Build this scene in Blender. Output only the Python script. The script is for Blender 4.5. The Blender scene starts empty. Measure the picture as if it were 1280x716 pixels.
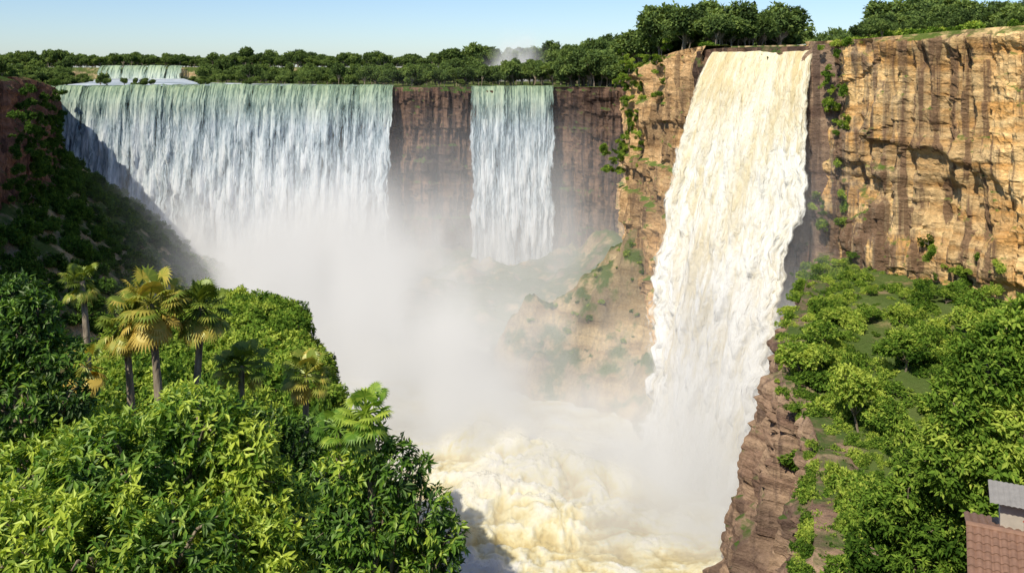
import bpy, math, random
import numpy as np
from mathutils import Vector, Matrix
rng=np.random.default_rng(7); random.seed(7)
scene=bpy.context.scene
# ---------------------------------------------------------------- noise
def _h(ix,iy,iz,seed):
    h=(ix.astype(np.int64)*374761393+iy.astype(np.int64)*668265263+iz.astype(np.int64)*2147483647+seed*1274126177)&0xffffffff
    h=((h^(h>>13))*1274126177)&0xffffffff
    h=((h^(h>>16))*2246822519)&0xffffffff
    return ((h^(h>>15))&0xffffff)/float(0xffffff)
def vn(x,y,z=0.0,seed=0):
    x,y,z=np.broadcast_arrays(np.asarray(x,float),np.asarray(y,float),np.asarray(z,float))
    ix,iy,iz=np.floor(x),np.floor(y),np.floor(z)
    fx,fy,fz=x-ix,y-iy,z-iz
    fx=fx*fx*(3-2*fx);fy=fy*fy*(3-2*fy);fz=fz*fz*(3-2*fz)
    r=0
    for a in (0,1):
        for b in (0,1):
            for c in (0,1):
                w=(fx if a else 1-fx)*(fy if b else 1-fy)*(fz if c else 1-fz)
                r=r+w*_h(ix+a,iy+b,iz+c,seed)
    return r
def fbm(x,y,z=0.0,o=4,seed=0,g=0.5):
    s=0;a=1;t=0
    x,y,z=np.asarray(x,float),np.asarray(y,float),np.asarray(z,float)
    for i in range(o):
        s=s+a*vn(x*2**i,y*2**i,z*2**i,seed+i*17);t+=a;a*=g
    return s/t*2-1
def billow(x,y,z=0.0,o=4,seed=0,g=0.5):
    s=0;a=1;t=0
    for i in range(o):
        s=s+a*np.sqrt(np.abs(vn(x*2**i,y*2**i,z*2**i+i*7,seed+i*17)*2-1)+0.01);t+=a;a*=g
    return s/t
def ss(a,b,x):
    t=np.clip((x-a)/(b-a),0,1);return t*t*(3-2*t)
# ---------------------------------------------------------------- mesh helpers
def mkmesh(name,V,F,mat=None,smooth=False,uv=None,attrs=None):
    V=np.asarray(V,np.float32);F=np.asarray(F,np.int32)
    me=bpy.data.meshes.new(name)
    me.vertices.add(len(V));me.vertices.foreach_set('co',V.ravel())
    k=F.shape[1];n=len(F)
    me.loops.add(n*k);me.loops.foreach_set('vertex_index',F.ravel())
    me.polygons.add(n);me.polygons.foreach_set('loop_start',np.arange(n,dtype=np.int32)*k)
    me.polygons.foreach_set('loop_total',np.full(n,k,np.int32))
    me.polygons.foreach_set('use_smooth',np.full(n,smooth,bool))
    if attrs:
        for an,av in attrs.items():
            a=me.attributes.new(an,'FLOAT','POINT');a.data.foreach_set('value',np.asarray(av,np.float32))
    if uv is not None:
        l=me.uv_layers.new(name='UVMap');l.data.foreach_set('uv',np.asarray(uv,np.float32)[F.ravel()].ravel())
    me.update(calc_edges=True);me.validate()
    if mat:me.materials.append(mat)
    return me
def mkobj(name,me,parent=None):
    o=bpy.data.objects.new(name,me);scene.collection.objects.link(o)
    if parent:o.parent=parent
    return o
def empty(name):
    return mkobj(name,None)
def gridF(nu,nv):
    i,j=np.meshgrid(np.arange(nu-1),np.arange(nv-1),indexing='ij')
    a=i*nv+j
    return np.stack([a,a+nv,a+nv+1,a+1],-1).reshape(-1,4)
def tube(pts,rad,n=8):
    pts=np.asarray(pts,float);V=[];m=len(pts)
    for i in range(m):
        d=pts[min(i+1,m-1)]-pts[max(i-1,0)];d/=np.linalg.norm(d)+1e-9
        a=np.cross(d,[0.3,0.9,0.1]);a/=np.linalg.norm(a)+1e-9;b=np.cross(d,a)
        for k in range(n):
            t=2*math.pi*k/n
            V.append(pts[i]+rad[i]*(math.cos(t)*a+math.sin(t)*b))
    F=[]
    for i in range(m-1):
        for k in range(n):
            F.append((i*n+k,i*n+(k+1)%n,(i+1)*n+(k+1)%n,(i+1)*n+k))
    return np.array(V),np.array(F)
class Acc:
    def __init__(s):s.V=[];s.F=[];s.n=0
    def add(s,V,F):
        s.V.append(np.asarray(V,float));s.F.append(np.asarray(F)+s.n);s.n+=len(V)
    def mesh(s,name,mat,**k):return mkmesh(name,np.concatenate(s.V),np.concatenate(s.F),mat,**k)
def boxVF(x0,x1,y0,y1,z0,z1):
    V=[(x,y,z) for x in(x0,x1) for y in(y0,y1) for z in(z0,z1)]
    return np.array(V,float),np.array([(0,1,3,2),(4,6,7,5),(0,4,5,1),(2,3,7,6),(0,2,6,4),(1,5,7,3)])
# ---------------------------------------------------------------- node helpers
class NT:
    def __init__(s,nt):
        s.t=nt
        for n in list(nt.nodes):nt.nodes.remove(n)
    def n(s,ty,ins=None,**at):
        nd=s.t.nodes.new(ty)
        for k,v in at.items():setattr(nd,k,v)
        if ins:
            for k,v in ins.items():
                sock=nd.inputs[k]
                if isinstance(v,bpy.types.NodeSocket):s.t.links.new(v,sock)
                else:sock.default_value=v
        return nd
    def m(s,op,a,b=0.0,clamp=False,c=None):
        nd=s.t.nodes.new('ShaderNodeMath');nd.operation=op;nd.use_clamp=clamp
        for i,v in enumerate([a,b]+([c] if c is not None else [])):
            if isinstance(v,bpy.types.NodeSocket):s.t.links.new(v,nd.inputs[i])
            else:nd.inputs[i].default_value=v
        return nd.outputs[0]
    def vm(s,op,a,b=None):
        nd=s.t.nodes.new('ShaderNodeVectorMath');nd.operation=op
        for i,v in enumerate([a,b]):
            if v is None:continue
            if isinstance(v,bpy.types.NodeSocket):s.t.links.new(v,nd.inputs[i])
            else:nd.inputs[i].default_value=v
        return nd.outputs
    def ramp(s,f,stops,interp='LINEAR'):
        nd=s.t.nodes.new('ShaderNodeValToRGB');cr=nd.color_ramp;cr.interpolation=interp
        while len(cr.elements)<len(stops):cr.elements.new(0.5)
        for e,(p,c) in zip(cr.elements,stops):
            e.position=p;e.color=(c,c,c,1) if isinstance(c,(int,float)) else (*c,1)
        s.t.links.new(f,nd.inputs[0]);return nd.outputs[0]
    def noise(s,vec,scale,detail=4,rough=0.55,dist=0.0):
        return s.n('ShaderNodeTexNoise',{'Vector':vec,'Scale':scale,'Detail':detail,'Roughness':rough,'Distortion':dist}).outputs[0]
    def mix(s,f,a,b,bt='MIX'):
        nd=s.t.nodes.new('ShaderNodeMix');nd.data_type='RGBA';nd.blend_type=bt
        for i,v in ((0,f),(6,a),(7,b)):
            if isinstance(v,bpy.types.NodeSocket):s.t.links.new(v,nd.inputs[i])
            elif i==0:nd.inputs[0].default_value=v
            else:nd.inputs[i].default_value=(*v,1)
        return nd.outputs[2]
def newmat(name):
    m=bpy.data.materials.new(name);m.use_nodes=True
    return m,NT(m.node_tree)
def out(t,surf=None,vol=None):
    o=t.n('ShaderNodeOutputMaterial')
    if surf is not None:t.t.links.new(surf,o.inputs['Surface'])
    if vol is not None:t.t.links.new(vol,o.inputs['Volume'])

def rock_mat(name,base,light,dark,moss=0.3,stain=0.5,mosscol=(0.05,0.085,0.02),nzw=0.5,grey=None,bigd=0.65,st=0.53):
    m,t=newmat(name)
    geo=t.n('ShaderNodeNewGeometry');P=geo.outputs['Position']
    pst=t.vm('MULTIPLY',P,(0.05,0.05,0.42))[0]
    pve=t.vm('MULTIPLY',P,(0.42,0.42,0.018))[0]
    strata=t.noise(pst,1.0,4,0.6,0.4)
    vert=t.noise(pve,1.0,4,0.6,0.3)
    big=t.noise(P,0.045,3)
    fine=t.noise(P,1.3,5,0.72)
    c=t.mix(t.ramp(strata,[(0.38,0.0),(0.58,1.0)]),base,light)
    c=t.mix(t.ramp(big,[(0.46,0.0),(0.62,bigd)]),c,dark)
    if grey:
        # water-darkened zone of the face beside the fall (world x)
        sx=t.n('ShaderNodeSeparateXYZ',{0:P}).outputs[0]
        gz=t.n('ShaderNodeMapRange',{0:t.m('ADD',sx,t.m('MULTIPLY',t.m('SUBTRACT',big,0.5),14)),1:grey[0],2:grey[1],3:1.0,4:0.0}).outputs[0]
        c=t.mix(t.m('MULTIPLY',gz,t.ramp(vert,[(0.40,0.0),(0.52,0.85)])),c,(0.16,0.13,0.11))
    c=t.mix(t.m('MULTIPLY',t.ramp(vert,[(st,0.0),(st+0.06,1.0)]),stain),c,dark)
    c=t.mix(t.m('MULTIPLY',t.ramp(strata,[(0.30,1.0),(0.35,0.0)]),0.6),c,tuple(x*0.5 for x in dark))
    c=t.mix(0.6,c,t.ramp(fine,[(0.25,0.45),(0.7,1.35)]),'MULTIPLY')
    nz=t.n('ShaderNodeSeparateXYZ',{0:geo.outputs['Normal']}).outputs[2]
    mm=t.m('ADD',t.m('MULTIPLY',nz,nzw),t.noise(P,0.16,4,0.65))
    mf=t.m('MULTIPLY',t.ramp(t.m('MULTIPLY',mm,0.5),[((0.9-moss*0.55)/2,0.0),((1.05-moss*0.55)/2,1.0)]),0.92)
    c=t.mix(mf,c,t.mix(fine,mosscol,tuple(x*1.7 for x in mosscol)))
    hgt=t.m('ADD',t.m('MULTIPLY',fine,0.6),t.m('ADD',t.m('MULTIPLY',strata,0.6),t.m('MULTIPLY',vert,1.2)))
    b=t.n('ShaderNodeBump',{'Height':hgt,'Strength':0.9,'Distance':1.2}).outputs[0]
    p=t.n('ShaderNodeBsdfDiffuse',{'Color':c,'Roughness':0.5,'Normal':b})
    out(t,p.outputs[0]);return m
M_cliffR=rock_mat('sandstone_cliff',(0.74,0.42,0.14),(0.92,0.66,0.32),(0.21,0.13,0.08),moss=0.1,stain=0.85,grey=(71,86),bigd=0.4,st=0.515,mosscol=(0.07,0.11,0.02))
M_cliffBu=rock_mat('banded_cliff',(0.54,0.33,0.15),(0.76,0.51,0.26),(0.15,0.10,0.065),moss=0.25,stain=0.6,mosscol=(0.07,0.12,0.02))
M_cliffB=rock_mat('wet_basalt',(0.15,0.09,0.065),(0.24,0.15,0.10),(0.06,0.042,0.036),moss=0.2,stain=0.8,st=0.49)
M_cliffL=rock_mat('red_basalt',(0.22,0.11,0.075),(0.32,0.17,0.11),(0.08,0.05,0.04),moss=0.25,stain=0.7)
M_cliffT=rock_mat('terrace_rock',(0.24,0.155,0.11),(0.40,0.28,0.19),(0.10,0.07,0.06),moss=-0.05,stain=0.6)
M_ground=rock_mat('ground_soil',(0.38,0.26,0.13),(0.54,0.41,0.23),(0.12,0.095,0.06),moss=0.12,stain=0.3,mosscol=(0.055,0.09,0.02),nzw=0.55)

def leaf_mat(name,dark,mid,light,trans=0.3,gloss=0.06,rough=0.4,var=0.4):
    m,t=newmat(name)
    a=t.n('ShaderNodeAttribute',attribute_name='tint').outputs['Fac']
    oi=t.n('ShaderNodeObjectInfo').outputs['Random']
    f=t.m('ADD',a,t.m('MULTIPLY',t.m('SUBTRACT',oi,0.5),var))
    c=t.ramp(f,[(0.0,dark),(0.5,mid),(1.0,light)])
    d=t.n('ShaderNodeBsdfDiffuse',{'Color':c}).outputs[0]
    tr=t.n('ShaderNodeBsdfTranslucent',{'Color':t.mix(1.0,c,(1.4,1.25,0.5),'MULTIPLY')}).outputs[0]
    s=t.n('ShaderNodeMixShader',{0:trans,1:d,2:tr}).outputs[0]
    if gloss>0.03:
        g=t.n('ShaderNodeBsdfGlossy',{'Color':(0.8,0.9,0.6,1),'Roughness':rough}).outputs[0]
        s=t.n('ShaderNodeMixShader',{0:gloss,1:s,2:g}).outputs[0]
    out(t,s);return m
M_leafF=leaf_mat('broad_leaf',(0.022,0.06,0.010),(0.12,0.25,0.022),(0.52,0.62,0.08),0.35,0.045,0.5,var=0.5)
M_leafD=leaf_mat('far_leaf',(0.05,0.08,0.03),(0.12,0.185,0.055),(0.25,0.33,0.09),0.3,0.0)  # tones lightened so the distant haze is put into the leaf colour
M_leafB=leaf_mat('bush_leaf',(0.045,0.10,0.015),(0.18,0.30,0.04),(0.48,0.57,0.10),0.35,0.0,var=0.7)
M_leafK=leaf_mat('shade_leaf',(0.03,0.07,0.014),(0.08,0.155,0.028),(0.17,0.27,0.045),0.25,0.0)  # deeper green leaf colour for hillside, cliff and undergrowth shrubs
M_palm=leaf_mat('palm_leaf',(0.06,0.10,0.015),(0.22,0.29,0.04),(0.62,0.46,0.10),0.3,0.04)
def bark():
    m,t=newmat('bark');P=t.n('ShaderNodeNewGeometry').outputs['Position']
    n=t.noise(t.vm('MULTIPLY',P,(6,6,1.5))[0],1.0,5)
    c=t.ramp(n,[(0.3,(0.09,0.065,0.045)),(0.7,(0.38,0.31,0.22))])
    b=t.n('ShaderNodeBump',{'Height':n,'Strength':0.7,'Distance':0.05}).outputs[0]
    out(t,t.n('ShaderNodeBsdfPrincipled',{'Base Color':c,'Roughness':0.9,'Normal':b}).outputs[0]);return m
M_bark=bark()
# ---------------------------------------------------------------- gorge plan
LEFT=[(-125,-60),(-120,60),(-116,200),(-178,340),(-212,403)]
BACK=[(-212,403),(-150,407),(-54,404),(-36,400),(-20,408),(22,410),(36,404),(52,404)]
BUTT=[(52,404),(56,340),(42,300),(37,275),(42,245),(46,210)]
FALLR=[(46,210),(54,203),(66,193)]
RIGHT=[(66,193),(76,181),(87,152),(110,106),(126,40),(130,-60)]
POLY=LEFT+BACK[1:]+BUTT[1:]+FALLR[1:]+RIGHT[1:]
def segdist(x,y,pts):
    d=np.full(np.shape(x),1e9)
    for (x0,y0),(x1,y1) in zip(pts[:-1],pts[1:]):
        dx,dy=x1-x0,y1-y0;L=dx*dx+dy*dy
        t=np.clip(((x-x0)*dx+(y-y0)*dy)/L,0,1)
        d=np.minimum(d,np.hypot(x-x0-t*dx,y-y0-t*dy))
    return d
def inside(x,y,poly):
    r=np.zeros(np.shape(x),bool)
    n=len(poly)
    for i in range(n):
        x0,y0=poly[i];x1,y1=poly[(i+1)%n]
        if y0==y1:continue
        c=((y0>y)!=(y1>y))&(x<(x1-x0)*(y-y0)/(y1-y0)+x0)
        r^=c
    return r
def plateau(x,y):
    b=np.interp(y,[-100,0,250,400,694,700,1200,9000],[-1,-1,-3,-9,-9.3,0.3,-1,-2])
    return b+7.8*ss(20,50,x)*ss(335,225,y)+1.2*ss(66,90,x)
XEY=[-60,0,35,60,80,95,112,127,145,165,188];XEX=[4,7,13,20,28,33,40,40,46,54,64]
def H(x,y):
    x=np.asarray(x,float);y=np.asarray(y,float)
    ins=inside(x,y,POLY);sd=segdist(x,y,POLY);
    n1=fbm(x/28,y/28,0,5,3);n2=fbm(x/7,y/7,0,4,9)
    g=np.full(x.shape,-96.0)
    dL=segdist(x,y,LEFT)
    g=np.maximum(g,-31-0.86*dL+5*n1+2*n2)
    zc=np.interp(y,[-60,0,6,20,45,80,120,140,175],[-2,-2.2,-10,-17,-22,-28,-34,-39,-96])
    xr=np.interp(y,[-60,0,22,60,120,160],[20,5,0,-12,-31,-40])
    xl=np.interp(y,[-60,20,40,80,120],[-45,-40,-24,-35,-50])
    g=np.maximum(g,zc-np.maximum(0,x-xr)*2.2-np.maximum(0,xl-x)*0.9+2.0*n1+1.0*n2)
    zr=np.interp(y,[-60,0,35,60,80,110,170,200],[-4,-10,-21.8,-38,-48,-46,-42,-40])
    xe=np.interp(y,XEY,XEX)
    g=np.maximum(g,zr-np.maximum(0,xe+2-x)*4+0.12*np.maximum(0,x-xe)+(2.5*n1+0.9*n2)*ss(30,60,y))
    zs=np.interp(x,[-30,-12,0,20,38,60],[-100,-86,-75,-62,-48,-44])
    g=np.maximum(g,np.where(y>268,zs-0.5*(y-268),zs-0.9*(268-y))+16*np.abs(fbm(x/15,y/19,0,4,31))-5+5*n2)
    g=np.maximum(g,-99+ss(-62,-35,x)*ss(275,320,y)*(8+10*np.abs(fbm(x/20,y/20,0,4,37))+2*n2+ss(10,50,x)*14))
    dB=segdist(x,y,BACK+BUTT[1:])
    g=np.maximum(g,-78-1.1*dB+5*n1+2*n2)
    dR=segdist(x,y,FALLR[-1:]+RIGHT[1:3])
    g=np.maximum(g,-44-1.9*dR+6*n1+3*n2)
    p=plateau(x,y)+1.2*n1*ss(5,40,sd)*ss(900,500,y)
    return np.where(ins|(sd<4),np.minimum(g,p-2),p)
def axis(lo,hi,step,far):
    d=np.arange(lo,hi+step,step);o=[];s=step*2;v=hi+step
    while v<far:v+=s;s*=1.35;o.append(v)
    o2=[];s=step*2;v=lo
    while v>-far:v-=s;s*=1.35;o2.append(v)
    return np.array(o2[::-1]+list(d)+o)
xs=axis(-230,150,1.3,9000);ys=axis(-60,430,1.3,9000);ys=ys[ys>-600];ys=np.sort(np.r_[ys,693,701])
GX,GY=np.meshgrid(xs,ys,indexing='ij')
GZ=H(GX,GY)
mkobj('terrain',mkmesh('terrain',np.stack([GX,GY,GZ],-1).reshape(-1,3),gridF(len(xs),len(ys)),M_ground,True))
# ---------------------------------------------------------------- cliffs
def resample(pts,step,round_=3):
    p=np.array(pts,float)
    for _ in range(round_):
        q=[p[0]]
        for a,b in zip(p[:-1],p[1:]):q+= [a*0.8+b*0.2,a*0.2+b*0.8]
        q.append(p[-1]);p=np.array(q)
    d=np.r_[0,np.cumsum(np.hypot(*np.diff(p,axis=0).T))]
    n=int(d[-1]/step)+2;u=np.linspace(0,d[-1],n)
    x=np.interp(u,d,p[:,0]);y=np.interp(u,d,p[:,1])
    tx=np.gradient(x);ty=np.gradient(y);k=max(3,int(5/step));ker=np.ones(2*k+1)/(2*k+1)
    tx=np.convolve(np.pad(tx,k,'edge'),ker,'valid');ty=np.convolve(np.pad(ty,k,'edge'),ker,'valid')
    L=np.hypot(tx,ty);return u,x,y,ty/L,-tx/L
def blocks(u,z,su,sz,seed):
    row=np.floor(z/sz+0.35*np.sin(u/9+seed));cu=u/su+_h(row,row*0,row*0,seed)*7
    return _h(np.floor(cu),row,row*0,seed+5)
def cliff(name,pts,ztop,zbot,mat,step=0.6,batter=6,amp=2.0,round_=3,back=9,seed=0,bpow=1.5,wav=2.5,ledge_a=0.4,lz=4.1,recess=0.0,flute=0.0):
    u,x,y,nx,ny=resample(pts,step,round_)
    nv=int((max(20,(np.max(ztop(x,y))-zbot)))/step)
    v=np.linspace(0,1,nv)
    zt=ztop(x,y)+0.5
    U,Vv=np.meshgrid(u,v,indexing='ij')
    Z=zt[:,None]*(1-Vv)+zbot*Vv
    off=batter*Vv**bpow
    off=off+wav*fbm(U/22,Z/60,seed,3,seed+1)*1.0
    wu=U+1.2*fbm(U/6,Z/9,seed,3,seed+21)
    col=1-2*np.abs(fbm(wu/4.5,Z/60,seed,3,seed+2))*1.6
    off=off+amp*0.75*col
    if flute:
        off=off+flute*(1-np.abs(fbm(wu/1.9,Z/45,seed,3,seed+32))*3)
    off=off+amp*0.40*(blocks(wu,Z,2.6,7.5,seed)-0.5)+amp*0.30*(blocks(wu,Z,1.3,2.6,seed+3)-0.5)+amp*0.6*(blocks(wu,Z,8,15,seed+8)-0.5)
    ledge=vn(U/45,Z/lz,seed,seed+11)
    off=off+amp*ledge_a*(ss(0.4,0.6,ledge)-0.5)+amp*0.22*fbm(U/1.2,Z/1.2,0,3,seed+6)
    off=off-recess*ss(0.25,0.45,fbm(U/20+Z/30,Z/11,seed,2,seed+15))
    off=off*ss(0,0.03,Vv+0.004)
    X=x[:,None]+nx[:,None]*off;Y=y[:,None]+ny[:,None]*off
    caps=[]
    for b in (back,back*0.6,back*0.25):
        caps.append((x-nx*b,y-ny*b,zt-(1.2 if b==back else 0.0)+0.5*fbm(u/4,b+0*u,0,3,seed)))
    CX=np.stack([c[0] for c in caps],1);CY=np.stack([c[1] for c in caps],1);CZ=np.stack([c[2] for c in caps],1)
    Zr=Z+0.5*fbm(U/2,Z/2,0,3,seed+4)*ss(0,0.03,Vv)
    X=np.c_[CX,X];Y=np.c_[CY,Y];Z=np.c_[CZ,Zr]
    return mkobj(name,mkmesh(name,np.stack([X,Y,Z],-1).reshape(-1,3),gridF(*X.shape),mat,False))
cliff('rock_cliff',LEFT[1:],plateau,-50,M_cliffL,step=1.0,batter=5,amp=3,seed=1)
cliff('rock_cliff',BACK,lambda x,y:plateau(x,y)-0.3,-95,M_cliffB,step=0.9,batter=5,amp=2.6,seed=2,round_=1,wav=2.0,bpow=2,ledge_a=0.5)
cliff('rock_cliff',BUTT,plateau,-75,M_cliffBu,step=0.6,batter=4,amp=2.2,seed=3,round_=2,ledge_a=0.9)
cliff('rock_cliff',[(44.5,214)]+FALLR,lambda x,y:plateau(x,y)-1.0,-92,M_cliffB,step=0.8,batter=6,amp=2,seed=4,round_=1)
cliff('rock_cliff',[(64.5,195)]+RIGHT[:5],plateau,-60,M_cliffR,step=0.4,batter=8,amp=2.1,seed=6,round_=1,bpow=2.5,wav=6,ledge_a=0.6,lz=9,recess=2.2,flute=0.55)
TER=[(66,192),(55,166),(45,146),(38.5,127),(39,112),(33,97),(28,82),(20,60),(13,35),(7,0)]
cliff('rock_cliff',TER,lambda x,y:H(x+7,y)-0.8,-96,M_cliffT,step=0.6,batter=12,amp=3,seed=8,round_=2,back=6,bpow=1.2)
# ---------------------------------------------------------------- water materials
def fall_mat(name,top,mid,low,shade,thr=0.42,soft=0.22,H0=85.,cov_top=0.0,su=0.55,sv=0.035,bd=1.6,lo=0.38,hi=0.58,plk=0.16,ek=0.4):
    m,t=newmat(name)
    uv=t.n('ShaderNodeUVMap').outputs[0];s=t.n('ShaderNodeSeparateXYZ',{0:uv});u,v=s.outputs[0],s.outputs[1]
    cv=lambda a,b:t.n('ShaderNodeCombineXYZ',{0:t.m('MULTIPLY',u,a),1:t.m('MULTIPLY',v,b)}).outputs[0]
    s1=t.noise(cv(su,sv),1.0,3,0.6,0.25)
    s2=t.noise(cv(su*0.22,sv*0.6),1.0,1,0.5,0.2)
    s3=t.noise(cv(su*3.0,sv*7),1.0,3,0.7,0.3)
    fr=t.m('DIVIDE',v,H0)
    k=t.m('ADD',t.m('MULTIPLY',s1,0.6),t.m('MULTIPLY',s2,0.4))
    k=t.m('ADD',k,t.m('MULTIPLY',t.m('SUBTRACT',s3,0.5),0.4))
    pl=t.n('ShaderNodeAttribute',attribute_name='plume').outputs['Fac']
    k=t.m('ADD',k,t.m('MULTIPLY',t.m('SUBTRACT',pl,0.3),plk))
    ka=t.m('ADD',k,t.m('MULTIPLY',t.m('SUBTRACT',1.0,fr),cov_top))
    edge=t.n('ShaderNodeAttribute',attribute_name='edge').outputs['Fac']
    ka=t.m('SUBTRACT',ka,t.m('MULTIPLY',edge,ek))
    al=t.ramp(ka,[(thr-soft/2,0.0),(thr+soft/2,1.0)])
    c=t.ramp(fr,[(0.0,top),(0.22,mid),(0.75,low)])
    c=t.mix(t.ramp(k,[(lo,0.0),(hi,1.0)]),t.mix(1.0,c,shade,'MULTIPLY'),c)
    b=t.n('ShaderNodeBump',{'Height':k,'Strength':0.9,'Distance':bd}).outputs[0]
    d=t.n('ShaderNodeBsdfDiffuse',{'Color':c,'Normal':b}).outputs[0]
    tl=t.n('ShaderNodeBsdfTranslucent',{'Color':c}).outputs[0]
    sh=t.n('ShaderNodeMixShader',{0:0.15,1:d,2:tl}).outputs[0]
    sh=t.n('ShaderNodeMixShader',{0:al,1:t.n('ShaderNodeBsdfTransparent').outputs[0],2:sh}).outputs[0]
    out(t,sh);return m
M_fallL=fall_mat('curtain_water',(0.50,0.60,0.36),(0.78,0.84,0.86),(0.88,0.92,0.97),(0.36,0.46,0.52),thr=0.42,soft=0.12,cov_top=0.04,bd=2.4,plk=0.26)
M_fallR=fall_mat('silty_water',(0.95,0.85,0.60),(0.95,0.93,0.82),(0.95,0.95,0.94),(0.82,0.74,0.56),thr=0.26,soft=0.14,H0=95,cov_top=0.15,su=0.5,sv=0.05,bd=2.2,lo=0.34,hi=0.54,ek=0.5)
def waterfall(name,lip,zlip,zbot,throw,mat,step=0.6,amp=1.5,seed=0,layers=2,throwpow=0.55,edgew=2.5,bulge=0,plume=0.0,push=2.5,pw=3.0,plen=22,fray=2.2,lipn=0.8):
    root=empty(name)
    for L in range(layers):
        u,x,y,nx,ny=resample(lip,step,1)
        drop=zlip-zbot;nv=int(drop/(step*1.4))
        v=np.linspace(0,1,nv)
        U,Vv=np.meshgrid(u,v,indexing='ij')
        Wd=u[-1]
        rag=lipn*fbm(u/4,0*u,seed,3,seed)[:,None]
        Z=zlip-drop*Vv+rag*(1-Vv)
        tx,ty=throw if throw else (0,0)
        hf=Vv**throwpow
        D=Vv*drop
        pl=0
        for q,(w_,l_) in enumerate([(pw,plen),(pw*0.55,plen*0.6)]):
            UU=U/w_+0.6*fbm(U/7,D/60,q,2,seed+60)+q*0.37
            cell=np.floor(UU);ph=_h(cell,cell*0+L,cell*0+q,seed+3)*30
            tri=np.abs(UU-cell-0.5)*2
            ar=((D+tri*w_*2.2+ph)%l_)/l_
            pl=pl+(0.6 if q==0 else 0.4)*(ar**1.5)*ss(1.0,0.86,ar)*(1-tri**2)*1.5
        o=amp*(fbm(U/5,D/45,L,4,seed+L*7))*(0.15+hf)-L*1.4*hf+push*np.minimum(1,Vv*12)
        o=o+amp*0.5*fbm(U/1.5,D/16,L,3,seed+L*7+3)*(0.1+hf)+plume*pl*hf
        if throw:
            X=x[:,None]+tx*hf+nx[:,None]*o;Y=y[:,None]+ty*hf+ny[:,None]*o
        else:
            X=x[:,None]+nx[:,None]*(o+7*hf);Y=y[:,None]+ny[:,None]*(o+7*hf)
        k=(U/Wd-0.5)
        sp=bulge*k*np.sin(np.clip(Vv*1.15,0,1)*math.pi)+ (fray*(fbm(D/11,D*0,seed,2,seed+40+L)+0.6*fbm(D/2.5,D*0,seed,3,seed+44+L))*hf)*np.sign(k)*np.abs(k*2)**3
        X=X+(-ny[:,None])*sp;Y=Y+(nx[:,None])*sp
        bX=np.stack([x-nx*6,x-nx*2.0],1);bY=np.stack([y-ny*6,y-ny*2.0],1);bZ=np.stack([0*x+zlip+0.25,0*x+zlip+0.2+rag[:,0]*0.5],1)
        X=np.c_[bX,X];Y=np.c_[bY,Y];Z=np.c_[bZ,Z]
        UV=np.stack([np.c_[U[:,:2],U]+L*37,np.c_[0*U[:,:2]-np.array([6,2]),D]],-1)
        e=np.clip(1-np.minimum(U,Wd-U)/(edgew*(0.4+0.9*Vv)),0,1);e=np.c_[e[:,:2],e]
        PL=pl*hf;PL=np.c_[PL[:,:2]*0,PL]
        mkobj('curtain_%d'%(L+1),mkmesh(name,np.stack([X,Y,Z],-1).reshape(-1,3),gridF(*X.shape),mat,True,uv=UV.reshape(-1,2),attrs={'edge':e.ravel(),'plume':PL.ravel()}),root)
    return root
waterfall('waterfall',[(-211,401),(-190,402),(-153,404.5)],-8.2,-93,None,M_fallL,seed=1,amp=2.8,plume=3.5,pw=5,plen=34,lipn=1.4)
waterfall('waterfall',[(-156.5,404.6),(-110,404),(-70,402.5),(-53,401)],-7.9,-93,None,M_fallL,seed=2,amp=2.8,plume=3.5,pw=5,plen=34,lipn=1.4)
waterfall('waterfall',[(-20,406),(0,407.5),(20,407)],-8.6,-93,None,M_fallL,seed=3,amp=2.0,plume=2,pw=4,plen=30)
waterfall('waterfall',[(47,208.5),(52,203.5),(60,196.7),(65.5,192)],3.4,-94,(-17,-7),M_fallR,step=0.3,seed=5,amp=2.5,layers=2,throwpow=0.8,edgew=3.0,bulge=8,plume=2.8,push=1.0,pw=3.2,plen=17,fray=5.0)
waterfall('waterfall',[(-322,691),(-290,692),(-256,691)],1.6,-9.5,None,M_fallL,seed=9,amp=1,layers=1,push=0)
# ---------------------------------------------------------------- river
def river_mat():
    m,t=newmat('river_foam')
    P=t.n('ShaderNodeNewGeometry').outputs['Position']
    a=t.n('ShaderNodeAttribute',attribute_name='foam').outputs['Fac']
    n=t.noise(P,0.25,5,0.62,0.8);n2=t.noise(P,1.6,6,0.72,0.8)
    f=t.m('ADD',t.m('MULTIPLY',a,0.65),t.m('ADD',t.m('MULTIPLY',n,0.35),t.m('MULTIPLY',n2,0.3)))
    c=t.ramp(f,[(0.36,(0.70,0.57,0.27)),(0.50,(0.90,0.81,0.50)),(0.61,(0.96,0.92,0.72)),(0.78,(0.96,0.95,0.91))])
    b=t.n('ShaderNodeBump',{'Height':t.m('ADD',n,t.m('MULTIPLY',n2,0.8)),'Strength':0.7,'Distance':0.8}).outputs[0]
    d=t.n('ShaderNodeBsdfDiffuse',{'Color':c,'Normal':b}).outputs[0]
    tl=t.n('ShaderNodeBsdfTranslucent',{'Color':c}).outputs[0]
    s=t.n('ShaderNodeMixShader',{0:0.2,1:d,2:tl}).outputs[0]
    out(t,s);return m
M_river=river_mat()
rx=np.arange(-60,62,0.36);ry=np.arange(120,262,0.36)
RX,RY=np.meshgrid(rx,ry,indexing='ij')
wx=RX+6*fbm(RX/14,RY/14,0,3,50);wy=RY+6*fbm(RX/14,RY/14,5,3,51)
B1=billow(wx/15,wy/10,0,2,52);B2=billow(wx/5.5,wy/4,0,3,54);B3=billow(wx/2,wy/1.6,0,3,59)
mask=np.exp(-(((RX-4)/28)**2+((RY-188)/30)**2))
arc=lambda cx,cy,rx_,ry_,a:a*np.exp(-(((RX-cx)/rx_)**2+((RY-cy)/ry_)**2))
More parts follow.
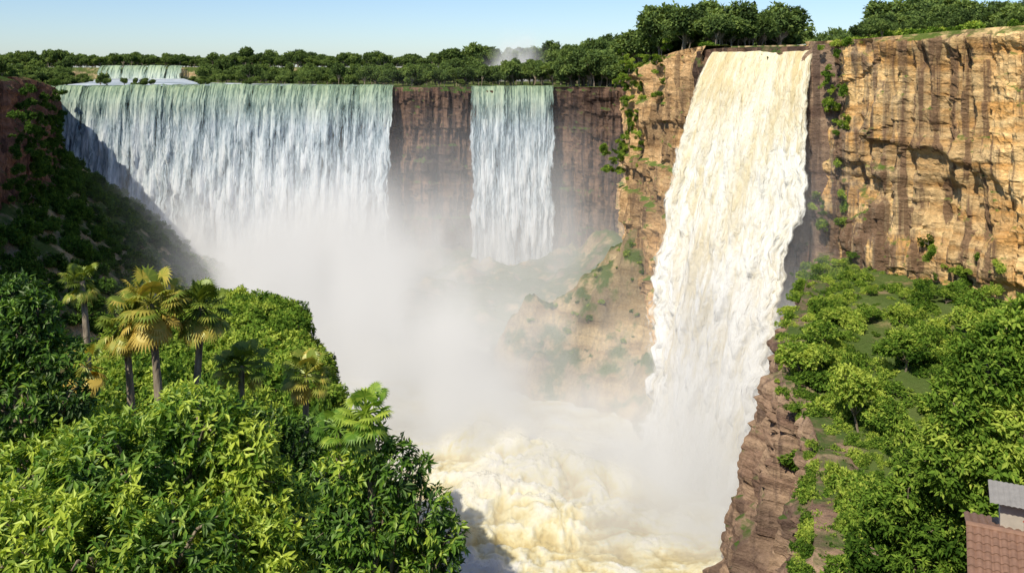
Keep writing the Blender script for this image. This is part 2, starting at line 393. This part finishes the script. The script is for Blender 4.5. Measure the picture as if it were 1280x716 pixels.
base=arc(-8,207,8,5,7.5)+arc(2,199,8,4.5,6)+arc(12,191,9,4.5,5)+arc(24,186,9,5,4)+arc(-7,182,7,4,4)+arc(8,174,8,4,3.5)+arc(-12,168,8,4,2.5)
RZ=-92.8+base+(0.8+5.5*mask)*B1+(0.4+2.4*mask)*B2+(0.3+1.3*mask)*B3+(0.2+0.4*mask)*fbm(RX/1.1,RY/1.1,0,3,57)
crest=base/7
RYd=RY-3.5*crest*B1-1.2*B2*mask;RXd=RX+1.0*B2*mask
foam=np.clip(0.18+(B1-0.5)*0.7+(B2-0.5)*0.8+(B3-0.5)*0.5+crest*0.24,0,1)
o=mkobj('river',mkmesh('river',np.stack([RXd,RYd,RZ],-1).reshape(-1,3),gridF(len(rx),len(ry)),M_river,True,attrs={'foam':foam.ravel()}))
bx=np.arange(-120,66,3.0);by=np.arange(60,412,3.0);BX,BY=np.meshgrid(bx,by,indexing='ij')
mkobj('river_pool',mkmesh('river_pool',np.stack([BX,BY,-93.2+0.6*fbm(BX/9,BY/9,0,3,5)],-1).reshape(-1,3),gridF(len(bx),len(by)),M_river,True,attrs={'foam':np.full(BX.size,0.4)}),o)
M_drop,t=newmat('spray_drops');out(t,t.n('ShaderNodeBsdfDiffuse',{'Color':(0.95,0.92,0.82,1)}).outputs[0])
def drops(P,s):
    n=len(P);oc=np.array([(1,0,0),(-1,0,0),(0,1,0),(0,-1,0),(0,0,1.4),(0,0,-1.4)],float)
    V=(P[:,None,:]+oc[None]*s[:,None,None]*(0.6+0.8*rng.random((n,6,1)))).reshape(-1,3)
    f=np.array([(0,2,4),(2,1,4),(1,3,4),(3,0,4),(2,0,5),(1,2,5),(3,1,5),(0,3,5)])
    return V,(f[None]+np.arange(n)[:,None,None]*6).reshape(-1,3)
pw_=((np.maximum(0,foam-0.3)**2*(crest+0.05)).ravel());idx=rng.choice(RZ.size,60000,p=pw_/pw_.sum())
P=np.stack([RXd.ravel()[idx],RYd.ravel()[idx],RZ.ravel()[idx]],1)
hh=rng.exponential(1.0,len(P))*(0.3+1.2*crest.ravel()[idx]);P[:,2]+=hh;P[:,:2]+=rng.normal(size=(len(P),2))*0.6*hh[:,None]
V,F=drops(P,0.02+0.06*rng.random(len(P))**2)
mkobj('spray',mkmesh('spray',V,F,M_drop),o)
CH=[(-324,702),(-254,702),(-180,500),(-54,410),(-54,404),(-212,404),(-240,500)]
M_uriv,t=newmat('river_rapids');P=t.n('ShaderNodeNewGeometry').outputs['Position']
c=t.ramp(t.noise(t.vm('MULTIPLY',P,(0.05,0.12,1))[0],1.0,6,0.7),[(0.42,(0.12,0.15,0.12)),(0.56,(0.8,0.82,0.8))])
out(t,t.n('ShaderNodeBsdfPrincipled',{'Base Color':c,'Roughness':0.4}).outputs[0])
V=[]
L_=[(-212,405),(-214,420),(-240,500),(-322,690)];R_=[(-54,405),(-56,414),(-178,500),(-256,690)]
for a,b in zip(L_,R_):
    for k in range(9):V.append((a[0]+(b[0]-a[0])*k/8,a[1]+(b[1]-a[1])*k/8,-8.3))
mkobj('upper_river',mkmesh('upper_river',V,gridF(4,9),M_uriv,False))
# river feeding the near fall
V=[]
for a,b in [((46,211),(67,194)),((52,219),(76,205)),((66,240),(92,226)),((90,290),(118,276))]:
    for k in range(7):
        X=a[0]+(b[0]-a[0])*k/6;Y=a[1]+(b[1]-a[1])*k/6;V.append((X,Y,3.75 if Y<225 else max(3.75,float(plateau(X,Y))+0.9)))
mkobj('upper_river',mkmesh('upper_river',V,gridF(4,7),M_uriv,False))
# ---------------------------------------------------------------- foliage
def quads_leaf(P,D,Nn,ln,wd,tint):
    D=D/(np.linalg.norm(D,axis=1,keepdims=True)+1e-9)
    S=np.cross(D,Nn);S/=np.linalg.norm(S,axis=1,keepdims=True)+1e-9
    N=np.cross(S,D);ln=ln[:,None];wd=wd[:,None]
    a=P;b=P+D*ln*0.45+S*wd*0.5+N*wd*0.12;c=P+D*ln-N*ln*0.12;d=P+D*ln*0.45-S*wd*0.5+N*wd*0.12
    V=np.stack([a,b,c,d],1).reshape(-1,3)
    F=np.arange(len(V)).reshape(-1,4)
    return V,F,np.repeat(tint,4)
def rdir(n):
    v=rng.normal(size=(n,3));return v/np.linalg.norm(v,axis=1,keepdims=True)
def lobes_leaves(lobes,twigs_m2,k,ln,wd,droop=0.5,inner=0.55):
    Vs=[];Fs=[];Ts=[];n0=0
    for (cx,cy,cz,r) in lobes:
        n=max(8,int(4*math.pi*r*r*twigs_m2));d=rdir(n)
        rr=r*(inner+(1.04-inner)*rng.random(n)**0.6)*(1+0.34*fbm(d[:,0]*2.2+cx,d[:,1]*2.2+cy,d[:,2]*2.2,3,77))
        lump=vn(d[:,0]*3.2+cx,d[:,1]*3.2,d[:,2]*3.2+cz,9)
        keep=(lump>0.34)|(rng.random(n)<0.22)
        d=d[keep];rr=rr[keep];lump=lump[keep];n=len(d)
        P=np.array([cx,cy,cz])+d*rr[:,None]*np.array([1,1,0.85])
        ax=d*0.8+np.array([0,0,0.5])+0.4*rdir(n)
        Pk=np.repeat(P,k,0);axk=np.repeat(ax,k,0)
        D=rdir(n*k)+axk*0.55+np.array([0,0,-droop])
        Nn=axk+np.array([0,0,0.8])+0.5*rdir(n*k)
        Pk=Pk+rdir(n*k)*ln*0.25
        sz=np.repeat(0.75+0.5*rng.random(n),k)*(0.8+0.4*rng.random(n*k))
        up=np.repeat(d[:,2],k)
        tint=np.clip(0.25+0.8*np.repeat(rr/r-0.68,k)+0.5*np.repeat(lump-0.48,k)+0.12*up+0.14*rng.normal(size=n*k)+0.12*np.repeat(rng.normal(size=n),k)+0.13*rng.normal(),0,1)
        V,F,T=quads_leaf(Pk,D,Nn,ln*sz,wd*sz,tint)
        Vs.append(V);Fs.append(F+n0);Ts.append(T);n0+=len(V)
    return np.concatenate(Vs),np.concatenate(Fs),np.concatenate(Ts)
def branches(base,lobes,r0):
    A=Acc();base=np.array(base,float)
    cz=min(l[2] for l in lobes);c=np.mean([l[:3] for l in lobes],0)
    fork=base*0.45+np.array([c[0],c[1],cz])*0.55;fork[2]=max(fork[2],base[2]+0.3*(c[2]-base[2]))
    A.add(*tube([base,(base+fork)/2+[r0*.6,0,0],fork],[r0*1.3,r0,r0*0.8],8))
    for l in lobes:
        e=np.array(l[:3],float);mid=(fork+e)/2+rng.normal(size=3)*l[3]*0.15;mid[2]-=0.1*l[3]
        A.add(*tube([fork,mid,e],[r0*0.6,r0*0.38,r0*0.12],6))
        for _ in range(4):
            q=e+rdir(1)[0]*l[3]*0.8;A.add(*tube([(mid+e)/2,(e+q)/2+[0,0,.1],q],[r0*0.2,r0*0.12,r0*0.04],5))
    return A
def tree(name,base,lobes,mat,r0,tw,k,ln,wd,droop=0.5,inner=0.55):
    root=empty(name)
    mkobj('trunk',branches(base,lobes,r0).mesh('trunk',M_bark,smooth=True),root)
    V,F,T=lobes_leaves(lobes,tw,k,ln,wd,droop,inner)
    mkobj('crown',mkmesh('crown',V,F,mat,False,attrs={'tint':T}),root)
    return root
tree('broadleaf_tree',(-9,23,H(-9,23)-0.3),[(-12.8,24,-11.3,1.6),(-11.0,23,-10.3,1.2),(-9.6,22,-9.8,1.4),(-8.2,23,-9.2,1.1),(-8.6,24,-10.1,1.5),(-7.0,23,-9.9,0.95),(-6.8,23,-10.9,1.2),(-9.4,20,-10.7,1.4),(-7.6,20,-10.9,1.4),(-6.3,21,-11.5,1.2),(-11.2,20,-10.9,1.4),(-12.6,27,-11.3,1.2),(-10.2,27,-10.9,1.2),(-6.0,24,-12.4,1.1),(-7.5,22,-12.6,2.0),(-10.5,22,-12.6,2.2),(-12.5,21,-12.0,1.8),(-5.6,20.5,-12.5,1.0)],M_leafF,0.32,18,7,0.25,0.09,0.6)
tree('broadleaf_tree',(-14.6,26,H(-14.6,26)-0.3),[(-14.4,26,-7.6,1.0),(-13.9,26,-7.0,.6),(-15.2,26.5,-8.4,1.4),(-13.5,26,-8.5,.9),(-14.3,25.5,-9.7,1.4),(-16.4,26,-7.6,1.5),(-15.4,27,-7.0,.9),(-12.9,25.5,-9.6,.8)],M_leafF,0.25,20,7,0.23,0.085,0.5)
tree('broadleaf_tree',(-3,20.5,H(-3,20.5)-0.3),[(-3.2,20,-8.4,.55),(-3.8,20,-9.1,.65),(-2.5,20,-9.0,.65),(-3.25,20,-10.1,1.0),(-2.1,20,-10.0,.7),(-1.6,20,-10.5,.55),(-3.9,20,-10.4,.7),(-1.75,20,-11.2,.7),(-2.9,20,-11.5,1.3),(-3.4,21,-12.5,1.2)],M_leafF,0.18,26,7,0.20,0.072,0.65)
tree('broadleaf_tree',(-10.5,37,H(-10.5,37)-0.3),[(-10.6,37,-15.3,1.4),(-9.1,38,-16.2,1.4),(-12.6,37,-14.8,1.3),(-11.6,36,-16.4,2.0),(-8.2,38,-17.4,1.5),(-9.6,36,-17.6,1.8),(-14,37,-15.8,1.4)],M_leafF,0.25,12,6,0.30,0.12,0.45)
tree('broadleaf_tree',(31,55,H(31,55)-0.3),[(29.5,55,-18.6,2.4),(32.3,55,-16.3,2.3),(30.6,55,-16.6,1.5),(28,55,-21,2.1),(31,54,-22.0,2.6),(27.4,55,-24.5,2.2),(30.2,54,-26,2.6),(34.5,55,-19,2.8),(26.9,55,-22.5,1.2),(29.2,53.5,-23.5,1.6)],M_leafB,0.45,9,6,0.42,0.18,0.35)
tree('broadleaf_tree',(28.6,60,H(28.6,60)-0.3),[(27.6,60,-27.3,2.0),(25.6,60,-30.0,1.9),(28.3,58,-30,2.4),(24.8,61,-33.2,1.8),(27,58,-33,2.3),(30,60,-28,2.2),(23.4,62,-36.0,1.7),(26.2,59,-28.3,1.3)],M_leafB,0.4,9,6,0.40,0.17,0.35)
def proto_coll(name,mat,n,hgt,rad,nl,leaf,trunk=True,dens=4.0,k=4):
    c=bpy.data.collections.new(name)
    for i in range(n):
        lobes=[]
        for j in range(nl):
            a=rng.random()*6.283;q=math.sqrt(rng.random())*rad*0.75;zz=hgt*(0.58+0.34*rng.random()*(1-q/rad)) if trunk else rad*(0.25+0.7*rng.random()*(1-q/rad))
            lobes.append((math.cos(a)*q,math.sin(a)*q,zz,rad*(0.22+0.24*rng.random())))
        V,F,T=lobes_leaves(lobes,dens,k,leaf,leaf*0.55,0.25,0.5)
        B=branches((0,0,-1.0),lobes,0.02*hgt if trunk else 0.1)
        Vb=np.concatenate(B.V);Fb=np.concatenate(B.F)
        me=mkmesh('%s_%d'%(name,i),np.concatenate([V,Vb]),np.concatenate([F,Fb+len(V)]),mat,False,attrs={'tint':np.r_[T,np.zeros(len(Vb))]})
        me.materials.append(M_bark)
        mi=np.zeros(len(F)+len(Fb),np.int32);mi[len(F):]=1;me.polygons.foreach_set('material_index',mi)
        ob=bpy.data.objects.new('%s_%d'%(name,i),me);c.objects.link(ob)
    return c
C_far=proto_coll('far_tree',M_leafD,6,11,5.0,11,0.85,True,2.4,4)
C_bushB=proto_coll('bright_bush',M_leafB,6,3,2.6,8,0.42,False,6,4)
C_tallB=proto_coll('bright_tree',M_leafB,6,7,3.4,11,0.45,True,5,4)
C_bushK=proto_coll('dark_bush',M_leafK,4,3,3.0,8,0.55,False,4,4)
C_hill=proto_coll('hill_tree',M_leafB,5,4.5,2.6,10,0.36,False,7,4)
def scatter(name,coll,P,scl,tilt=0.12):
    n=len(P);me=bpy.data.meshes.new(name);me.vertices.add(n);me.vertices.foreach_set('co',np.asarray(P,np.float32).ravel())
    rot=np.stack([rng.normal(size=n)*tilt,rng.normal(size=n)*tilt,rng.random(n)*6.283],1)
    a=me.attributes.new('rot','FLOAT_VECTOR','POINT');a.data.foreach_set('vector',rot.astype(np.float32).ravel())
    s=np.asarray(scl,np.float32)[:,None]*np.stack([1+0.15*rng.normal(size=n),1+0.15*rng.normal(size=n),1+0.18*rng.normal(size=n)],1)
    a=me.attributes.new('scl','FLOAT_VECTOR','POINT');a.data.foreach_set('vector',s.astype(np.float32).ravel())
    a=me.attributes.new('idx','INT','POINT');a.data.foreach_set('value',rng.integers(0,1000,n).astype(np.int32))
    ob=mkobj(name,me)
    ng=bpy.data.node_groups.new(name,'GeometryNodeTree')
    ng.interface.new_socket('Geometry',in_out='INPUT',socket_type='NodeSocketGeometry');ng.interface.new_socket('Geometry',in_out='OUTPUT',socket_type='NodeSocketGeometry')
    N=ng.nodes;gi=N.new('NodeGroupInput');go=N.new('NodeGroupOutput');ip=N.new('GeometryNodeInstanceOnPoints');ci=N.new('GeometryNodeCollectionInfo')
    ci.inputs[0].default_value=coll;ci.inputs['Separate Children'].default_value=True;ci.inputs['Reset Children'].default_value=True
    ip.inputs['Pick Instance'].default_value=True
    def na(nm,ty):
        q=N.new('GeometryNodeInputNamedAttribute');q.data_type=ty;q.inputs[0].default_value=nm;return [o for o in q.outputs if o.enabled][0]
    L=ng.links.new
    m2p=N.new('GeometryNodeMeshToPoints');L(gi.outputs[0],m2p.inputs[0]);L(m2p.outputs[0],ip.inputs['Points'])
    L(ci.outputs[0],ip.inputs['Instance']);L(na('idx','INT'),ip.inputs['Instance Index']);L(na('rot','FLOAT_VECTOR'),ip.inputs['Rotation']);L(na('scl','FLOAT_VECTOR'),ip.inputs['Scale'])
    L(ip.outputs[0],go.inputs[0])
    md=ob.modifiers.new('scatter','NODES');md.node_group=ng
    return ob
def rnd(n,x0,x1,y0,y1):
    return x0+(x1-x0)*rng.random(n),y0+(y1-y0)*rng.random(n)
def forest(n,y0,y1,pw=1.0):
    y=y0+(y1-y0)*rng.random(n)**pw;x=(rng.random(n)*1.6-0.8)*y
    return x,y
x,y=forest(1500,409,560);x2,y2=forest(1700,560,1100);x3,y3=forest(1300,1100,2600)
x=np.r_[x,x2,x3];y=np.r_[y,y2,y3]
ok=~inside(x,y,CH)&~((np.abs(x+290)<38)&(y>640)&(y<760))&~((np.abs(x)<21)&(y<440))
x,y=x[ok],y[ok]
s=np.where(y<560,0.5+0.4*rng.random(len(x)),np.where(y<1100,0.8+0.6*rng.random(len(x)),1.2+0.7*rng.random(len(x))))
s=s*np.interp(x/y,[-0.6,-0.1,0.0,0.1,0.3],[0.95,1.0,1.3,1.7,1.7])
s=np.where((x/y<-0.35)&(x/y>-0.50)&(y<700),s*0.5,s)
scatter('forest_trees',C_far,np.stack([x,y,plateau(x,y)-0.8],1),s)
x,y=rnd(900,-330,-112,150,420);ok=~inside(x,y,POLY)&(segdist(x,y,POLY)>3)
x,y=x[ok],y[ok];s=0.3+0.3*rng.random(len(x));scatter('plateau_trees',C_far,np.stack([x,y,plateau(x,y)-0.6],1),s)
x,y=rnd(1300,34,190,150,420);x2,y2=rnd(60,26,70,408,440);x=np.r_[x,x2];y=np.r_[y,y2];sd=segdist(x,y,POLY);dF=segdist(x,y,[(56,201),(80,230),(120,300)])
ok=~inside(x,y,POLY)&(sd>1.5)&(dF>14)
x,y,sd=x[ok],y[ok],sd[ok];s=np.interp(y,[150,200,230,260,420],[0.25,0.38,0.95,1.2,1.45])*(0.7+0.55*rng.random(len(x)))
scatter('plateau_trees',C_far,np.stack([x,y,plateau(x,y)-0.5],1),s)
x,y=rnd(700,40,150,90,230);sd=segdist(x,y,POLY);ok=~inside(x,y,POLY)&(sd>1.0)&(sd<30)&(segdist(x,y,[(56,201),(80,230),(120,300)])>14)
x,y=x[ok],y[ok];scatter('plateau_bushes',C_bushB,np.stack([x,y,plateau(x,y)-0.4],1),0.35+0.6*rng.random(len(x)))
x,y=rnd(3200,-205,-50,120,395);ok=inside(x,y,POLY)&(segdist(x,y,POLY)>4);x,y=x[ok],y[ok];z=H(x,y);ok=z>-86;x,y,z=x[ok],y[ok],z[ok]
scatter('hillside_shrubs',C_bushK,np.stack([x,y,z-0.8],1),0.55+0.6*rng.random(len(x)))
nn=170;ly=200+195*rng.random(nn);lx=np.interp(ly,[200,340,403],[-116,-178,-212])
scatter('cliff_plants',C_bushK,np.stack([lx+3+3*rng.random(nn),ly,-6-30*rng.random(nn)**0.6],1),0.3+0.5*rng.random(nn),0.4)
x,y=rnd(1500,-75,-10,62,150);z=H(x,y);zc=np.interp(y,[45,80,120,140,175],[-20,-27,-33,-38,-96])
xl=np.interp(y,[-60,20,40,80,120],[-45,-40,-24,-35,-50])
ok=(z>zc-26)&(x>xl-3);x,y,z=x[ok],y[ok],z[ok]
scatter('hill_foliage',C_hill,np.stack([x,y,z-0.4],1),0.5+0.75*rng.random(len(x)))
x,y=rnd(500,-60,-5,28,80);z=H(x,y);ok=(z>-40);x,y,z=x[ok],y[ok],z[ok]
scatter('undergrowth',C_bushK,np.stack([x,y,z-0.4],1),0.4+0.5*rng.random(len(x)))
def terr(n,keepd):
    x,y=rnd(n,22,100,62,190);ok=inside(x,y,POLY)&(segdist(x,y,POLY)>keepd)
    xe=np.interp(y,XEY,XEX);ok&=(x>xe-0.5);x,y=x[ok],y[ok];return x,y,H(x,y)
x,y,z=terr(1500,2)
scatter('terrace_bushes',C_bushB,np.stack([x,y,z-0.5],1),(0.3+0.9*rng.random(len(x))**1.8)*np.interp(y,[62,140,170],[1,1,0.5]))
y=62+126*rng.random(600);x=np.interp(y,XEY,XEX)-2+11*rng.random(600);z=np.maximum(H(x,y),H(x+7,y)-0.9)
scatter('terrace_rim_bushes',C_bushB,np.stack([x,y,z-0.4],1),0.2+0.45*rng.random(len(x)))
x,y,z=terr(210,8);
scatter('terrace_trees',C_tallB,np.stack([x,y,z-0.5],1),(0.4+1.0*rng.random(len(x))**1.3)*np.interp(y,[62,130,160],[1,0.9,0.4]))
x,y=rnd(240,-10,50,225,300);z=H(x,y);ok=inside(x,y,POLY)&(z>-82);x,y,z=x[ok],y[ok],z[ok]
scatter('spur_shrubs',C_bushB,np.stack([x,y,z-0.5],1),0.2+0.35*rng.random(len(x)))
cp=[]
for (px,py,pz,n,sx,sz) in [(35,277,-26,18,1.0,5),(37.5,262,-20,18,1.5,7),(41,240,-3,26,2,4),(38,262,-3,34,3,4),(35,272,-6,20,1.5,4),(67,188,-3,12,.8,7),(69,186,-18,12,.8,8),(66,189,-32,8,1,4),(32,280,-29,10,1.5,3),(72,178,-40,24,4,3),(82,158,-38,40,5,3),(90,140,-34,20,4,4),(60,182,-52,16,4,4)]:
    for _ in range(n):cp.append((px+random.gauss(0,sx),py+random.gauss(0,sx),pz+random.gauss(0,sz)))
cp=np.array(cp);scatter('cliff_plants',C_bushB,cp,0.25+0.45*rng.random(len(cp)),0.5)
# ---------------------------------------------------------------- palms
def fan_palm(name,base,top,crown,nf,lean=0.3,dead=0.3,r=0.18,mat=M_palm):
    root=empty(name);base=np.array(base,float);top=np.array(top,float)
    pts=[base+(top-base)*k/8+np.array([lean*math.sin(k/8*3.14),0,0]) for k in range(9)]
    rad=[r*(1.35-0.5*k/8)*(1+0.06*(k%2)) for k in range(9)]
    V,F=tube(pts,rad,10);mkobj('trunk',mkmesh('trunk',V,F,M_bark,True),root)
    A=Acc();T=[]
    for i in range(nf):
        isd=i<nf*dead
        el=random.uniform(-1.2,-0.5) if isd else random.uniform(-0.45,1.35);az=random.random()*6.283
        d=np.array([math.cos(el)*math.cos(az),math.cos(el)*math.sin(az),math.sin(el)])
        pl=crown*random.uniform(0.4,0.68);hub=top+d*pl+np.array([0,0,-0.05*crown])
        V,F=tube([top,(top+hub)/2+[0,0,0.05],hub],[0.035,0.025,0.02],4);A.add(V,F);T+= [0.5]*len(V)
        side=np.cross(d,[0,0,1]);side/=np.linalg.norm(side)+1e-9;up=np.cross(side,d)
        tb=random.uniform(0.7,1.0) if isd else random.uniform(0.2,0.7)
        ns=16;R=crown*random.uniform(0.26,0.38)
        for s in range(ns):
            th=-2.1+4.2*s/(ns-1)
            dd=d*math.cos(th)+side*math.sin(th);dn=dd+np.array([0,0,-0.5 if not isd else -0.9]);dn/=np.linalg.norm(dn)
            w=R*0.09;sd=np.cross(dd,up);sd/=np.linalg.norm(sd)+1e-9
            a=hub;b=hub+dd*R*0.55+sd*w-up*0.02;c=hub+dd*R*0.6+dn*R*random.uniform(0.35,0.55)-np.array([0,0,0.18*R]);e=hub+dd*R*0.55-sd*w-up*0.02
            A.add([a,b,c,e],[(0,1,2,3)]);T+=[tb+random.uniform(-.15,.15)]*4
    mkobj('fronds',A.mesh('fronds',mat,attrs={'tint':np.array(T)}),root)
fan_palm('fan_palm',(-28.7,60,-24),(-29.1,60,-14.4),1.8,44,0.15,0.3,0.2)
fan_palm('fan_palm',(-14.0,35,-19),(-14.3,35,-9.3),1.8,72,0.25,0.4,0.15)
fan_palm('fan_palm',(-13.6,36,-19),(-12.6,36,-9.7),1.6,60,0.15,0.45,0.14)
fan_palm('fan_palm',(-15.2,35.5,-19),(-15.5,35.5,-10.2),1.5,46,0.15,0.6,0.14)
fan_palm('fan_palm',(-16.4,34,-19),(-16.4,34,-11.4),1.4,38,0.1,0.8,0.13)
fan_palm('fan_palm',(-9.6,40,-21),(-9.3,40,-13.8),1.6,44,0.1,0.25,0.14)
fan_palm('fan_palm',(-11.9,38,-21),(-11.6,38,-12.7),1.5,40,0.1,0.15,0.14)
fan_palm('fan_palm',(-3.2,20.2,-14),(-3.3,20,-7.8),0.9,32,0.1,0.1,0.07,M_leafF)
fan_palm('fan_palm',(-4.1,20.6,-14),(-4.0,20.4,-8.3),0.8,26,0.1,0.1,0.07,M_leafF)
# ---------------------------------------------------------------- house
def simple(name,col,rough=0.7,var=0.25,scale=3):
    m,t=newmat(name);P=t.n('ShaderNodeNewGeometry').outputs['Position'];n=t.noise(P,scale,6,0.65)
    c=t.mix(n,tuple(x*(1-var) for x in col),tuple(min(1,x*(1+var)) for x in col))
    out(t,t.n('ShaderNodeBsdfPrincipled',{'Base Color':c,'Roughness':rough}).outputs[0]);return m
M_tile=simple('roof_tile',(0.25,0.14,0.09),0.75,0.5,4);M_wall=simple('plaster',(0.42,0.38,0.32));M_metal=simple('grey_sheet',(0.30,0.28,0.25),0.7,0.4);M_red=simple('red_paint',(0.4,0.08,0.05),0.5);M_dark=simple('window_dark',(0.03,0.035,0.04),0.2)
house=empty('tiled_roof_house')
x0,x1,yr,ye,zr_,ze=18.7,27,36.5,31.5,-18.8,-20.6
def corr(xa,xb,ya,yb,za,zb,pitch,amp,rows,mat,name):
    A=Acc();us=np.linspace(xa,xb,int((xb-xa)/pitch)*6+1)
    for r_ in range(rows):
        t0,t1=r_/rows,(r_+1)/rows+0.02
        V=[]
        for X in us:
            wv=amp*abs(math.sin((X-xa)/pitch*math.pi))
            for tt,dz in ((t0,0.0),(t1,0.045 if rows>1 else 0)):
                V.append((X,ya+(yb-ya)*tt,za+(zb-za)*tt+wv+dz+0.02))
        A.add(V,gridF(len(us),2))
    mkobj(name,A.mesh(name,mat),house)
corr(x0,x1,yr,ye,zr_,ze,0.30,0.09,13,M_tile,'roof_tiles')
corr(x0,x1,yr,yr+5,zr_,ze,0.30,0.09,13,M_tile,'roof_tiles_back')
A=Acc();A.add(*boxVF(x0+.8,x1-.3,ye+.5,yr+4.5,-23.5,-20.75));mkobj('walls',A.mesh('walls',M_wall),house)
A=Acc();A.add(*tube([(x0,yr,zr_+.06),(x1,yr,zr_+.06)],[.13,.13],10));mkobj('ridge_cap',A.mesh('ridge_cap',M_tile),house)
A=Acc()
for k in range(3):A.add(*boxVF(x0+1.6+k*2.2,x0+2.6+k*2.2,ye+.45,ye+.49,-22.2,-21.1))
mkobj('windows',A.mesh('windows',M_dark),house)
corr(19.6,25,39.2,37.4,-17.9,-18.1,0.2,0.03,1,M_metal,'shed_roof')
A=Acc();A.add(*boxVF(20.0,24.6,37.9,39.0,-21,-18.16));mkobj('shed_wall',A.mesh('shed_wall',M_wall),house)
A=Acc();A.add(*boxVF(20.9,20.98,37.2,37.28,-20,-17.5));mkobj('post',A.mesh('post',M_metal),house)
A=Acc();A.add(*tube([(20.9,36.6,-18.9),(20.9,36.6,-18.3),(20.9,36.6,-18.25),(20.9,36.6,-18.15)],[.13,.12,.17,.05],10));mkobj('vent_pipe',A.mesh('vent_pipe',M_red),house)
R=Matrix.Rotation(math.radians(-26),4,'Z');p=Vector((x0,yr,0));house.matrix_world=Matrix.Translation(p)@R@Matrix.Translation(-p)
# ---------------------------------------------------------------- mist: density grid built by geometry nodes
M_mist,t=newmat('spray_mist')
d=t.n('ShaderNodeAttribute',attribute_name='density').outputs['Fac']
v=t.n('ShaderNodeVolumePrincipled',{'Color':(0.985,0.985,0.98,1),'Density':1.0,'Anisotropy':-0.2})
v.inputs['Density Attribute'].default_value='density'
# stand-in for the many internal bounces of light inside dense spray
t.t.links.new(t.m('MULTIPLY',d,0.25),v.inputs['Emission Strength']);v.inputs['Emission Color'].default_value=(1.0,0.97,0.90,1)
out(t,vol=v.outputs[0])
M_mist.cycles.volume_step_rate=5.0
def mist(name,G,mn,mx,res,nscale=0.04,haze=None):
    m=M_mist
    ng=bpy.data.node_groups.new(name,'GeometryNodeTree')
    ng.interface.new_socket('Geometry',in_out='INPUT',socket_type='NodeSocketGeometry');ng.interface.new_socket('Geometry',in_out='OUTPUT',socket_type='NodeSocketGeometry')
    t=NT(ng);go=t.n('NodeGroupOutput');P=t.n('GeometryNodeInputPosition').outputs[0]
    def gauss(c,r,a):
        dd=t.vm('DIVIDE',t.vm('SUBTRACT',P,c)[0],r)[0]
        q=t.vm('DOT_PRODUCT',dd,dd)[1]
        return t.m('MULTIPLY',t.m('EXPONENT',t.m('MULTIPLY',q,-1.3)),a)
    tot=None
    for c,r,a in G:
        e=gauss(c,r,a)
        tot=e if tot is None else t.m('ADD',tot,e)
    n=t.noise(t.vm('MULTIPLY',P,(1,1,0.6))[0],nscale,5,0.62,0.6)
    mr=t.n('ShaderNodeMapRange',{0:n,1:0.38,2:0.62,3:0.04,4:2.0}).outputs[0]
    den=t.m('MAXIMUM',t.m('SUBTRACT',t.m('MULTIPLY',tot,mr),0.0008),0.0)
    if haze:den=t.m('ADD',den,t.m('MAXIMUM',t.m('SUBTRACT',gauss(*haze),0.0002),0.0))
    vc=t.n('GeometryNodeVolumeCube',{'Density':den,'Background':0.0,'Min':mn,'Max':mx,'Resolution X':res[0],'Resolution Y':res[1],'Resolution Z':res[2]})
    sm=t.n('GeometryNodeSetMaterial',{0:vc.outputs[0],'Material':m})
    t.t.links.new(sm.outputs[0],go.inputs[0])
    V,F=boxVF(-1,1,299,301,-80,-79)
    o=mkobj(name,mkmesh(name,V,F,m));o.modifiers.new(name,'NODES').node_group=ng
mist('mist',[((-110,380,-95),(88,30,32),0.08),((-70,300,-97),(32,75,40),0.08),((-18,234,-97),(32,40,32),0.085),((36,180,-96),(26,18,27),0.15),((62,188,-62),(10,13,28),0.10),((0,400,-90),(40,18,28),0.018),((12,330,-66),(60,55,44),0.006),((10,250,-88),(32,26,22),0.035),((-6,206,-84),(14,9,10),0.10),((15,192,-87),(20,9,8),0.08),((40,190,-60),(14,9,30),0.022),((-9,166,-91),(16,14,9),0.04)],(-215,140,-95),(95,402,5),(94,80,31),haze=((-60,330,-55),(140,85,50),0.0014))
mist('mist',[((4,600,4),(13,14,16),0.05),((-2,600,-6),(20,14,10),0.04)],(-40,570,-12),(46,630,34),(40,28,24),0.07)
# ---------------------------------------------------------------- light, sky, camera
S=Vector((-0.36,-0.58,0.74)).normalized()
sun=bpy.data.lights.new('sun','SUN');sun.energy=5.0;sun.angle=math.radians(0.5);sun.color=(1,0.92,0.77)
so=bpy.data.objects.new('sun',sun);scene.collection.objects.link(so);so.rotation_euler=S.to_track_quat('Z','Y').to_euler()
w=bpy.data.worlds.new('World');scene.world=w;w.use_nodes=True
t=NT(w.node_tree)
sky=t.n('ShaderNodeTexSky',sky_type='NISHITA');sky.sun_disc=False;sky.sun_elevation=math.asin(S.z);sky.sun_rotation=math.atan2(S.x,S.y);sky.dust_density=0.8;sky.ozone_density=2.0;sky.altitude=900
skc=t.mix(1.0,sky.outputs[0],(0.84,0.93,1.07),'MULTIPLY')
bg=t.n('ShaderNodeBackground',{'Color':skc,'Strength':0.128})
t.t.links.new(bg.outputs[0],t.n('ShaderNodeOutputWorld').inputs[0])
cam=bpy.data.cameras.new('camera');co=bpy.data.objects.new('camera',cam);scene.collection.objects.link(co)
co.location=(0,0,0);co.rotation_euler=(math.radians(90),0,0);cam.lens=31.16;cam.sensor_width=36;cam.shift_y=-0.2133;cam.clip_end=20000;cam.clip_start=0.1
scene.camera=co
scene.view_settings.view_transform='Standard';scene.view_settings.look='None';scene.view_settings.exposure=0
